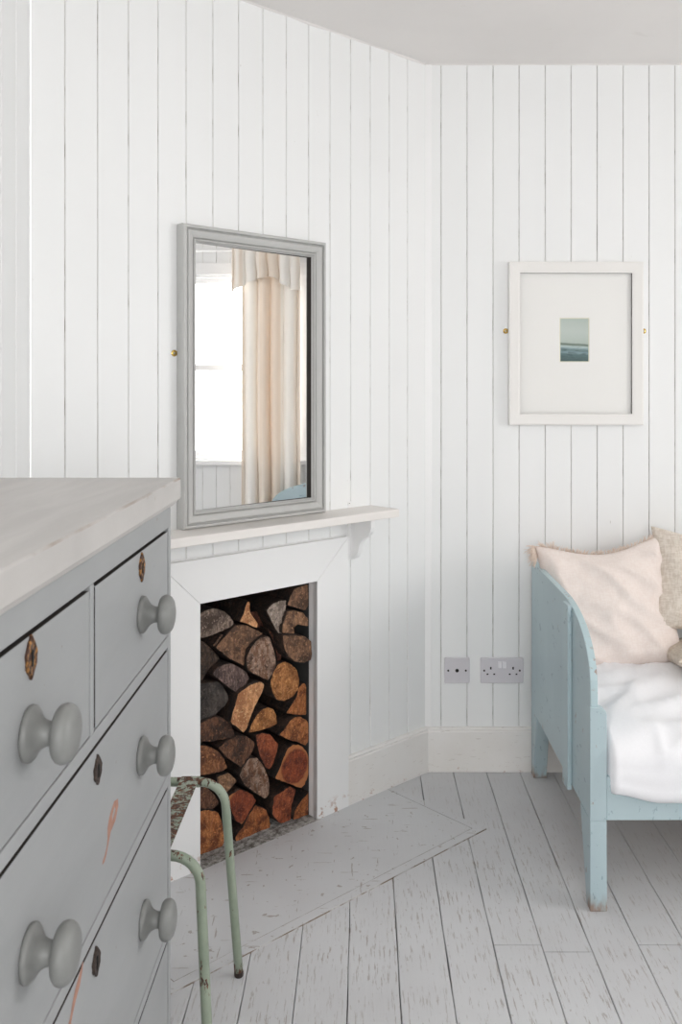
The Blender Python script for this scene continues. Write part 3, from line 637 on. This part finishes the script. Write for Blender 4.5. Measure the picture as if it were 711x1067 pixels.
# ---------------------------------------------------------------- chest of drawers
DX, DY0, DY1 = -.3284, .656, 1.560        # front face x, near and far ends
DT = 1.112
t = thing('chest_of_drawers', 'large grey painted chest of drawers with round wooden knobs, along the left wall', 'chest of drawers', (XL+.02, (DY0+DY1)/2, 0), 0)
# local frame: x = world x - (XL+.02); y = world y - middle
bx, by = XL+.02, (DY0+DY1)/2
def B(mb, a, b, mi=0): return mb.box((a[0]-bx, a[1]-by, a[2]), (b[0]-bx, b[1]-by, b[2]), mi)
rows = [(.894, 1.0766), (.660, .876), (.400, .6416), (.120, .3836)]
mb = MB()
B(mb, (XL+.02, DY0, .0), (DX, DY0+.020, DT)); B(mb, (XL+.02, DY1-.020, .0), (DX, DY1, DT)); B(mb, (XL+.02, DY0, .1), (XL+.03, DY1, DT))
B(mb, (DX-.02, DY0+.02, 1.0766), (DX, DY1-.02, DT))
for (a, b), (c, d) in zip(rows[:-1], rows[1:]): B(mb, (DX-.30, DY0+.02, d), (DX, DY1-.02, a))
B(mb, (DX-.30, DY0+.02, .06), (DX, DY1-.02, .12))
B(mb, (DX-.30, 1.1005, .894), (DX, 1.1150, 1.0766))
mb.build('carcass', M['dresser'], t, bevel=.0012)
for y0, y1 in ((DY0+.0205, DY0+.09), (DY1-.09, DY1-.0205)):
    mb = MB(); mb.prism([(y0-by, 0), (y1-by, 0), (y1-by, .0595), (y0-by, .0595)], 'x', DX-.018-bx, DX-bx)
    mb.build('plinth_foot', M['dresser'], t, bevel=.0015)
# top: thick slab with eased edge and a small cove beneath
mb = MB(); zt = 1.1585
sec = [(XL+.004, DT+.006), (XL+.004, zt), (DX+.0125, zt), (DX+.0148, zt-.002), (DX+.0150, DT+.013), (DX+.0135, DT+.0095), (DX+.0095, DT+.0085), (DX+.0080, DT+.004), (DX+.003, DT), (XL+.004, DT)]
L = []
for y, ins in ((DY0-.014, .002), (DY0-.012, 0), (DY1+.0105, 0), (DY1+.0135, .0022)):
    L.append([(min(x, DX+.0150-ins)-bx, y-by, min(z, zt-ins*.7)) for x, z in sec])
mb.loops(L, smooth=False)
mb.build('top', [M['dresser_top']], t, bevel=.0008, seg=1)
def strip(mb, P, x=-.0002, k=2.2):
    """irregular bare streak in the drawer-front paint along a path of (y, z, half width)"""
    L = []
    for i, (y, z, w) in enumerate(P):
        a, b = P[max(i-1, 0)], P[min(i+1, len(P)-1)]; d = Vector(((b[0]-a[0])/k, b[1]-a[1])).normalized()
        L.append(((x, y-d.y*w*k, z+d.x*w), (x, y+d.y*w*k*.8, z-d.x*w*.8)))
    for (a, b), (c, d) in zip(L[:-1], L[1:]): mb.add([a, b, d, c], [(0, 1, 2, 3)], 1)
RY = Matrix.Rotation(PI/2, 4, 'Y')
kp = [(.0001, 0), (.0268, 0), (.0275, .0015), (.0272, .0045), (.0248, .0068), (.0195, .0098), (.0150, .0135), (.0125, .0180), (.0117, .0220), (.0118, .0250), (.0135, .0268), (.0190, .0272), (.0245, .0285), (.0278, .0315), (.0290, .0355), (.0285, .0395), (.0262, .0432), (.0218, .0462), (.0150, .0482), (.0070, .0491), (.0001, .0493)]
def escut(parent, y, z, h, mat, lab, w=.0130):
    P = []
    for i in range(40):
        a = 2*PI*i/40; s = math.sin(a); c = math.cos(a)
        r = 1+.20*math.cos(4*a)-.14*math.cos(6*a)+.08*math.sin(9*a)
        P.append((y+w*c*r*(1-.45*abs(s)**3), z+h/2*s*(1+.06*math.cos(8*a))))
    mb = MB(); mb.loops([[(x, p[0]*(1-k)+y*k, p[1]*(1-k)+z*k) for p in P] for x, k in ((-.0005, 0), (.0016, 0), (.0028, .12), (.0018, .34))], smooth=False)
    e = mb.build('keyhole_plate', mat, parent); e['label'] = lab
    mb = MB(); mb.prism([(y+.0022*math.cos(a*PI/6), z+.004+.0030*math.sin(a*PI/6)) for a in range(12)], 'x', .0010, .0030); mb.box((.0010, y-.0016, z-.009), (.0030, y+.0016, z+.004))
    mb.build('keyhole', M['dark'], e)
def drawer(y0, y1, z0, z1, knobs, locks, chips=(), gl=.0031):
    """local origin on the front face; the drawer is inset flush with the frame"""
    g = .0022; mb = MB()
    ym, zm = (y0+y1)/2, (z0+z1)/2
    a0, a1, b0, b1 = y0-ym+gl, y1-ym-g*1.4, z0-zm+g*.9, z1-zm-.0058
    mb.box((-.020, a0, b0), (-.0005, a1, b1))
    for fi in (0, 1, 2, 3, 4): mb.m[fi] = 2
    mb.m[4] = 2
    mb.box((-.26, y0-ym+.008, z0-zm+.004), (-.020, y1-ym-.008, z1-zm-.03))
    for c in chips: strip(mb, [(a-ym, b-zm, w*1.7) for a, b, w in c])
    d = mb.build('drawer', [M['dresser'], M['chip'], M['wood_raw']], t, loc=(DX-bx, ym-by, zm), bevel=0)
    bv = d.modifiers.new('bevel', 'BEVEL'); bv.width = .0012; bv.segments = 2; bv.limit_method = 'ANGLE'; bv.angle_limit = math.radians(60); bv.width = .0008
    bv.material = 0
    for y, z in knobs:
        mb = MB(); mb.lathe(kp, 40, xf=RY)
        mb.build('knob', M['knob'], d, loc=(-.0005, y-ym, z-zm))
    for y, z, h, mat, lab in locks: escut(d, y-ym, z-zm, h, M[mat], lab)
    return d
def streak(y, z, pts): return [(y+a, z+b, w) for a, b, w in pts]
A_ = [(-.034, -.029, .0004), (-.028, -.028, .0022), (-.019, -.024, .0016), (-.010, -.016, .0012), (-.004, -.008, .0018), (0, 0, .0030), (.002, .006, .0034), (.004, .012, .0026), (.012, .018, .0024), (.022, .021, .0030), (.031, .019, .0026), (.033, .012, .0022), (.026, .006, .0026), (.018, .001, .0030), (.009, -.003, .0016), (.003, -.005, .0005)]
S_ = [(-.040, -.026, .0005), (-.030, -.020, .0026), (-.018, -.012, .0030), (-.006, -.003, .0016), (.004, .006, .0024), (.016, .014, .0034), (.028, .023, .0022), (.036, .031, .0005)]
drawer(DY0+.02, 1.1005, *rows[0], [(.897, .976)], [(.901, 1.050, .043, 'rustbrass', 'worn brass keyhole plate')])
drawer(1.1150, DY1-.02, *rows[0], [(1.356, .977)], [(1.353, 1.048, .042, 'rustbrass', 'worn brass keyhole plate')], (), .0075)
drawer(DY0+.02, DY1-.02, *rows[1], [(1.352, .769), (.897, .760)], [(1.1275, .843, .036, 'rustdark', 'dark splintered keyhole plate')], [streak(1.185, .742, A_)])
drawer(DY0+.02, DY1-.02, *rows[2], [(1.366, .517), (.897, .510)], [(1.121, .610, .036, 'rustdark', 'dark splintered keyhole plate')], [streak(1.035, .610, S_)])
drawer(DY0+.02, DY1-.02, *rows[3], [(1.36, .255), (.897, .255)], [(1.118, .34, .036, 'rustdark', 'dark splintered keyhole plate')])

# ---------------------------------------------------------------- green metal stool
sx0, sx1, sy0, sy1, sz = -.645, -.300, 1.688, 2.000, .447
t = thing('metal_stool', 'old green metal stool with rusty bent tube legs between the chest and the fireplace', 'stool', ((sx0+sx1)/2, (sy0+sy1)/2, 0))
ox, oy = (sx0+sx1)/2, (sy0+sy1)/2
def uframe(y, yb):
    hw = (sx1-sx0)/2; r = .055; P = []
    bot = hw+.024; P.append((-bot, yb-oy, .006))
    for i in range(1, 6): f = i/6; P.append((-bot+(bot-hw)*f, (yb-oy)*(1-f)+(y-oy)*f, .006+(sz-r-.006)*f))
    for i in range(9): a = PI-PI/2*i/8; P.append((-hw+r+r*math.cos(a), y-oy, sz-r+r*math.sin(a)))
    for i in range(9): a = PI/2-PI/2*i/8; P.append((hw-r+r*math.cos(a), y-oy, sz-r+r*math.sin(a)))
    for i in range(1, 6): f = 1-i/6; P.append((bot-(bot-hw)*f, (yb-oy)*(1-f)+(y-oy)*f, .006+(sz-r-.006)*f))
    P.append((bot, yb-oy, .006)); return P
for y, yb in ((sy1, 2.033), (sy0, 1.655)):
    mb = MB(); mb.tube(uframe(y, yb), .0097, 16); fr = mb.build('leg_frame', M['green'], t)
    for s in (-1, 1):
        mb = MB(); mb.lathe([(.0001, 0), (.0095, 0), (.0105, .003), (.0104, .010), (.0096, .012), (.0001, .012)], 18)
        mb.build('foot_cap', M['rustdark'], fr, loc=(s*((sx1-sx0)/2+.024), yb-oy, 0))
for x in (-.377, -.443, -.509, -.575):
    mb = MB(); w = .020; L = []; pts = []
    R_ = .0115
    for i in range(9): a = -PI*.55+PI*1.05*i/8+PI*.0; pts.append((sy1-oy+R_*math.cos(a), sz+R_*math.sin(a)))
    for i in range(9): a = PI*.5+PI*1.05*i/8; pts.append((sy0-oy+R_*math.cos(a), sz+R_*math.sin(a)))
    out = pts; inn = []
    for i in range(9): a = -PI*.55+PI*1.05*i/8; inn.append((sy1-oy+.0100*math.cos(a), sz+.0100*math.sin(a)))
    for i in range(9): a = PI*.5+PI*1.05*i/8; inn.append((sy0-oy+.0100*math.cos(a), sz+.0100*math.sin(a)))
    poly = out+inn[::-1]
    vs = []; n = len(out)
    for xx in (x-ox-w, x-ox+w): vs += [(xx, p[0], p[1]) for p in out]+[(xx, p[0], p[1]) for p in inn]
    m2 = 2*n; fs = []
    for i in range(n-1):
        fs += [(i, i+1, m2+i+1, m2+i), (n+i, n+i+1, m2+n+i+1, m2+n+i), (i, i+1, n+i+1, n+i), (m2+i, m2+i+1, m2+n+i+1, m2+n+i)]
    fs += [(0, n, m2+n, m2), (n-1, 2*n-1, m2+2*n-1, m2+n-1)]
    mb.add(vs, fs); mb.build('seat_slat', M['green'], t)

# ---------------------------------------------------------------- bed
BX0, BX1, BYF, BYB = .5705, 2.62, 2.2825, 3.090
t = thing('day_bed', 'pale blue painted wooden bed with high curved end panels against the boarded back wall', 'bed', ((BX0+BX1)/2, (BYF+BYB)/2, 0))
ox, oy = (BX0+BX1)/2, (BYF+BYB)/2
def Bp(P): return [(a-oy, b) for a, b in P]
PT = .722
for s, xo in ((1, BX0), (-1, BX1)):
    X = lambda d: xo+s*d-ox
    # curved end panel (rounded front top corner)
    P = [(3.078, .226), (3.078, PT)]
    P.append((2.60, PT))
    for i in range(13):
        a = PI/2+PI/2*i/12; P.append((2.60+(2.60-BYF)*math.cos(a)*1.0, .540+(PT-.540)*math.sin(a)**.8))
    P += [(BYF, .226)]
    ep = MB(); ep.prism(Bp(P), 'x', X(.0), X(.0195))
    for q_ in range(len(P)): ep.m[q_] = 1
    e = ep.build('end_panel', [M['blue'], M['blue_edge']], t, bevel=.003, seg=3)
    # raised batten on the outside
    mb = MB(); mb.prism(Bp([(2.482, .214), (2.545, .210), (2.545, .714), (2.482, .716)]), 'x', X(-.0125), X(.0)); mb.build('batten', M['blue'], e, bevel=.002)
    # front post / leg: tapers below the panel, rounded inner shoulder
    lg = MB()
    zt = .511; r = .020; F = []
    for z, y1 in ((.0, 2.316), (.226, 2.385), (.40, 2.340), (zt, 2.335)): pass
    def ringz(z, yb_, xin, xo_=-.0012): return [(X(xo_), BYF-oy-.003, z), (X(xin), BYF-oy-.003, z), (X(xin), yb_-oy, z), (X(xo_), yb_-oy, z)]
    low = [ringz(0, 2.316, .0415), ringz(.02, 2.322, .0415), ringz(.226, 2.384, .0405)]
    lg.loops(low, smooth=False)
    lg.build('leg', M['blue'], t, bevel=.002)
    lg = MB(); q = [(-.0012, .226), (.0405, .226), (.0405, zt-r)]
    for i in range(1, 7): a = PI/2*i/6; q.append((.0405-r+r*math.cos(a), zt-r+r*math.sin(a)))
    q.append((-.0012, zt))
    lg.prism([(X(a), b) for a, b in q], 'y', BYF-oy-.003, BYF-oy+.0195); lg.build('front_post', M['blue'], t, bevel=.0015)
    # rear leg
    lg = MB()
    lg.loops([[(X(a), b-oy, z) for a, b in ((.002, 3.045+k), (.046, 3.045+k), (.046, BYB), (.002, BYB))] for z, k in ((0, .008), (.226, -.045), (.34, -.05))], smooth=False)
    lg.build('leg', M['blue'], t, bevel=.002)
mb = MB(); mb.box((BX0+.041-ox, BYF-oy, .227), (BX1-.041-ox, BYF+.022-oy, .335)); mb.build('side_rail', M['blue'], t, bevel=.002)
mb = MB(); mb.box((BX0+.041-ox, BYB-.024-oy, .227), (BX1-.041-ox, BYB-oy, .335)); mb.build('side_rail', M['blue'], t, bevel=.002)
mb = MB()
for k in range(12):
    x = BX0+.10+k*.165; mb.box((x-ox, BYF+.022-oy, .236), (x+.07-ox, BYB-.024-oy, .252))
mb.build('bed_slats', flat('pine_slat', (196, 170, 136), .7), t)

# mattress under a white sheet
def smoothstep(a, b, x): x = max(0, min(1, (x-a)/(b-a))); return x*x*(3-2*x)
L = []; nx = 260; X0, X1 = BX0+.0225, BX1-.0225
for i in range(nx+1):
    f = i/nx; x = X0+(X1-X0)*f
    over = smoothstep(.6125, .626, x)*smoothstep(BX1-.042, BX1-.056, x)      # bulges out over the rail between the posts
    yf = 2.335*(1-over)+2.258*over
    endr = min(1, min(x-X0, X1-x)/.05); er = 1-math.sqrt(max(0, 1-(1-endr)**2)) ; top = .428-.022*(1-math.sqrt(max(0, 1-(1-endr)**2)))
    top += .004*noise.noise(Vector((x*5, 0, 2)))
    sag = smoothstep(.62, .75, x)*.022
    lowf = .300-sag*over+.004*noise.noise(Vector((x*9, 4, 2))) if True else 0
    zb = .254
    sec = [(max(yf+.03, 2.338), zb), (max(yf+.03, 2.338), .335*over+.27*(1-over)), (min(yf+.021, 2.279)*over+(yf+.006)*(1-over), .338*over+.275*(1-over)), (min(yf+.0205, 2.279)*over+(yf+.003)*(1-over), lowf+.004)]
    sec += [(yf+.012, lowf-.002), (yf+.004, lowf+.004), (yf, lowf+.02)]
    for k in range(1, 9): sec.append((yf+.001*math.sin(k), lowf+.02+(.372-lowf-.02)*k/8))
    for k in range(1, 8): a = PI-PI/2*k/7; sec.append((yf+.07+.07*math.cos(a), .372+(top-.372)*math.sin(a)))
    for k in range(1, 26): sec.append((yf+.07+(3.01-yf-.07)*k/25, top))
    for k in range(1, 7): a = PI/2-PI/2*k/6; sec.append((3.01+.05*math.cos(a), top-.05+.05*math.sin(a)))
    sec.append((3.06, zb))
    R = []
    for j, (y, z) in enumerate(sec):
        if j > 5 and j < len(sec)-3:
            # long diagonal creases pulled across the sheet
            c = noise.noise(Vector(((x*.55-y*.8)*7.5, (x*.8+y*.55)*1.6, 5)))
            c2 = noise.noise(Vector(((x*.8-y*.6)*15, (x*.6+y*.8)*3, 9+z*5)))
            w = (1-abs(c))**7*.022+(1-abs(c2))**6*.009
            yy = y-(w*.6 if j < 20 else 0); zz = z+(w if j >= 14 else 0)
            R.append((x-ox, yy-oy, zz))
        else: R.append((x-ox, y-oy, z))
    L.append(R)
mb = MB(); mb.loops(L); mt = mb.build('mattress', M['sheet'], loc=(ox, oy, 0))
tag(mt, 'thin mattress in a creased white sheet on the pale blue bed', 'mattress')

# cushions
def cushion(name, w, h, T, mat, loc, rot, seed, label, sagtop=0, wr=1, parent=None, corner=1):
    N = 56; mb = MB(); V = {}
    def pt(u, v, side):
        x = w/2*u*(1-.075*(1-v*v)); z = h/2*v*(1-.075*(1-u*u))
        if v > 0: z -= sagtop*v*(1-u*u)**2
        th = T/2*max(0, (1-u**2)*(1-v**2))**.42*(1+.12*noise.noise(Vector((u*1.6+seed, v*1.6, 1))))
        # creases run out of the corners and round the seam
        e = max(abs(u), abs(v)); d = noise.noise(Vector((math.atan2(v, u)*3.2+seed, e*1.2, seed)))
        th += wr*.010*d*e**3*(1-e**8)
        s_ = (u+v)*.7; q = (u-v)*.7
        th += wr*.009*(1-abs(noise.noise(Vector((s_*2.6+seed, q*.9, 4)))))**5*min(1, (1-e)*5)
        th += wr*.004*noise.noise(Vector((u*5+seed, v*5, 2)))*min(1, (1-e)*4)
        return (x, side*th, z)
    for side in (-1, 1):
        for i in range(N+1):
            for j in range(N+1):
                u = math.sin(PI/2*(-1+2*i/N)); v = math.sin(PI/2*(-1+2*j/N)); V[(side, i, j)] = pt(u, v, side)
    vs = []; idx = {}
    for k_, p in V.items(): idx[k_] = len(vs); vs.append(p)
    fs = []
    for side in (-1, 1):
        for i in range(N):
            for j in range(N):
                fs.append((idx[side, i, j], idx[side, i+1, j], idx[side, i+1, j+1], idx[side, i, j+1]))
    mb.add(vs, fs, 0, True)
    o = mb.build(name, mat, loc=loc, rot=rot)
    bm = bmesh.new(); bm.from_mesh(o.data); bmesh.ops.remove_doubles(bm, verts=bm.verts, dist=1e-4); bmesh.ops.recalc_face_normals(bm, faces=bm.faces); bm.to_mesh(o.data); bm.free()
    if label: tag(o, label, 'cushion')
    return o
PW, PH = .43, .415
pk = cushion('throw_cushion', PW, PH, .15, M['pink'], (.795, 2.935, .607), (math.radians(-15), math.radians(-4.5), math.radians(3)), 3.3, 'pale pink linen cushion with a frayed top edge leaning on the blue bed panel', .030, 1.9)
def fringe(w, h, sag, par, mat):
    mb = MB(); r = random.Random(5)
    def edge(u): return Vector((w/2*u, 0, h/2-.075*h/2*(1-u*u)-sag*(1-u*u)**2))
    # narrow frayed band standing on the seam
    for k in range(330):
        u = -1+2*r.random(); p = edge(u); ln = .010+.012*r.random()
        if u < -.72: ln += .018*r.random()
        d = Vector((r.uniform(-.5, .5)+(-.9 if u < -.8 else 0), r.uniform(-.8, .3), .8 if u > -.9 else .1)).normalized()
        q = p+d*ln*.5+Vector((r.uniform(-.002, .002), r.uniform(-.002, .002), 0)); e = p+d*ln+Vector((0, -.003, -.003))
        mb.tube([p-d*.004, q, e], [.0011, .0009, .0005], 4)
    for k in range(260):                               # frayed drop at the left corner
        v = 1-.17*r.random(); p = Vector((-w/2*(1-.075*(1-v*v)), 0, h/2*v)); d = Vector((-.75, r.uniform(-1.0, .1), r.uniform(-1.3, .3))).normalized(); ln = .018+.026*r.random()
        mb.tube([p+d*-.003, p+d*ln*.5, p+d*ln+Vector((0, 0, -.006))], [.0011, .0009, .0005], 4)
    f = mb.build('fringe', mat, par); f['label'] = 'cream frayed fringe along the top edge'
fringe(PW, PH, .030, pk, M['fringe'])
cushion('throw_cushion', .45, .36, .11, M['oat2'], (1.160, 2.835, .474), (math.radians(80), 0, math.radians(-3)), 8.1, 'oatmeal linen cushion lying flat at the right edge, underneath the upright oatmeal one', 0, 1)
cushion('throw_cushion', .46, .33, .15, M['oat'], (1.160, 2.935, .672), (math.radians(-24), math.radians(7), math.radians(-3)), 5.7, 'coarse oatmeal cushion leaning upright beside the pink one', .02, 1.3)

# ---------------------------------------------------------------- curtain and pelmet frill at the window (seen in the mirror)
t = thing('curtain', 'cream striped curtain with a gathered frill at the window, reflected in the mirror', 'curtain', (XR-.10, 2.335, 0))
def drape(y0, y1, ztop, zbot, amp, folds, name, xoff=0, par=None):
    mb = MB(); nu, nv = 110, 46; L = []
    for j in range(nv+1):
        f = j/nv; r = []
        for i in range(nu+1):
            u = i/nu; zb = zbot(u) if callable(zbot) else zbot; z = ztop+(zb-ztop)*f
            a = amp*(.55+.45*f); ph = u*folds*2*PI+.8*noise.noise(Vector((u*3, f*1.2, 2)))
            x = xoff+a*math.sin(ph)+a*.5*noise.noise(Vector((u*9, f*1.5, 7)))
            y = y0+(y1-y0)*u+.008*math.cos(ph)+.012*noise.noise(Vector((u*3, f*2, 1)))*f
            r.append((x, y-2.335, z))
        L.append(r)
    mb.loops(L, closed=False, cap0=False, cap1=False)
    o = mb.build(name, M['curtain'], par)
    sd = o.modifiers.new('solid', 'SOLIDIFY'); sd.thickness = .0012
    return o
drape(2.085, 2.465, 2.05, .16, .030, 4.6, 'drape', 0, t)
drape(2.030, 2.450, 2.165, lambda u: 1.885+.10*math.sin(min(1, u*1.35)*PI*.55)-.085*smoothstep(.55, .95, u), .018, 6, 'frill', -.045, t)
mb = MB(); mb.tube([(.015, .9-2.335, 2.155), (.015, 2.62-2.335, 2.155)], .009, 12)
for y in (.95, 2.60): mb.box((.010, y-2.335-.006, 2.150), (.099, y-2.335+.006, 2.160))
mb.build('curtain_rail', M['trim'], t)
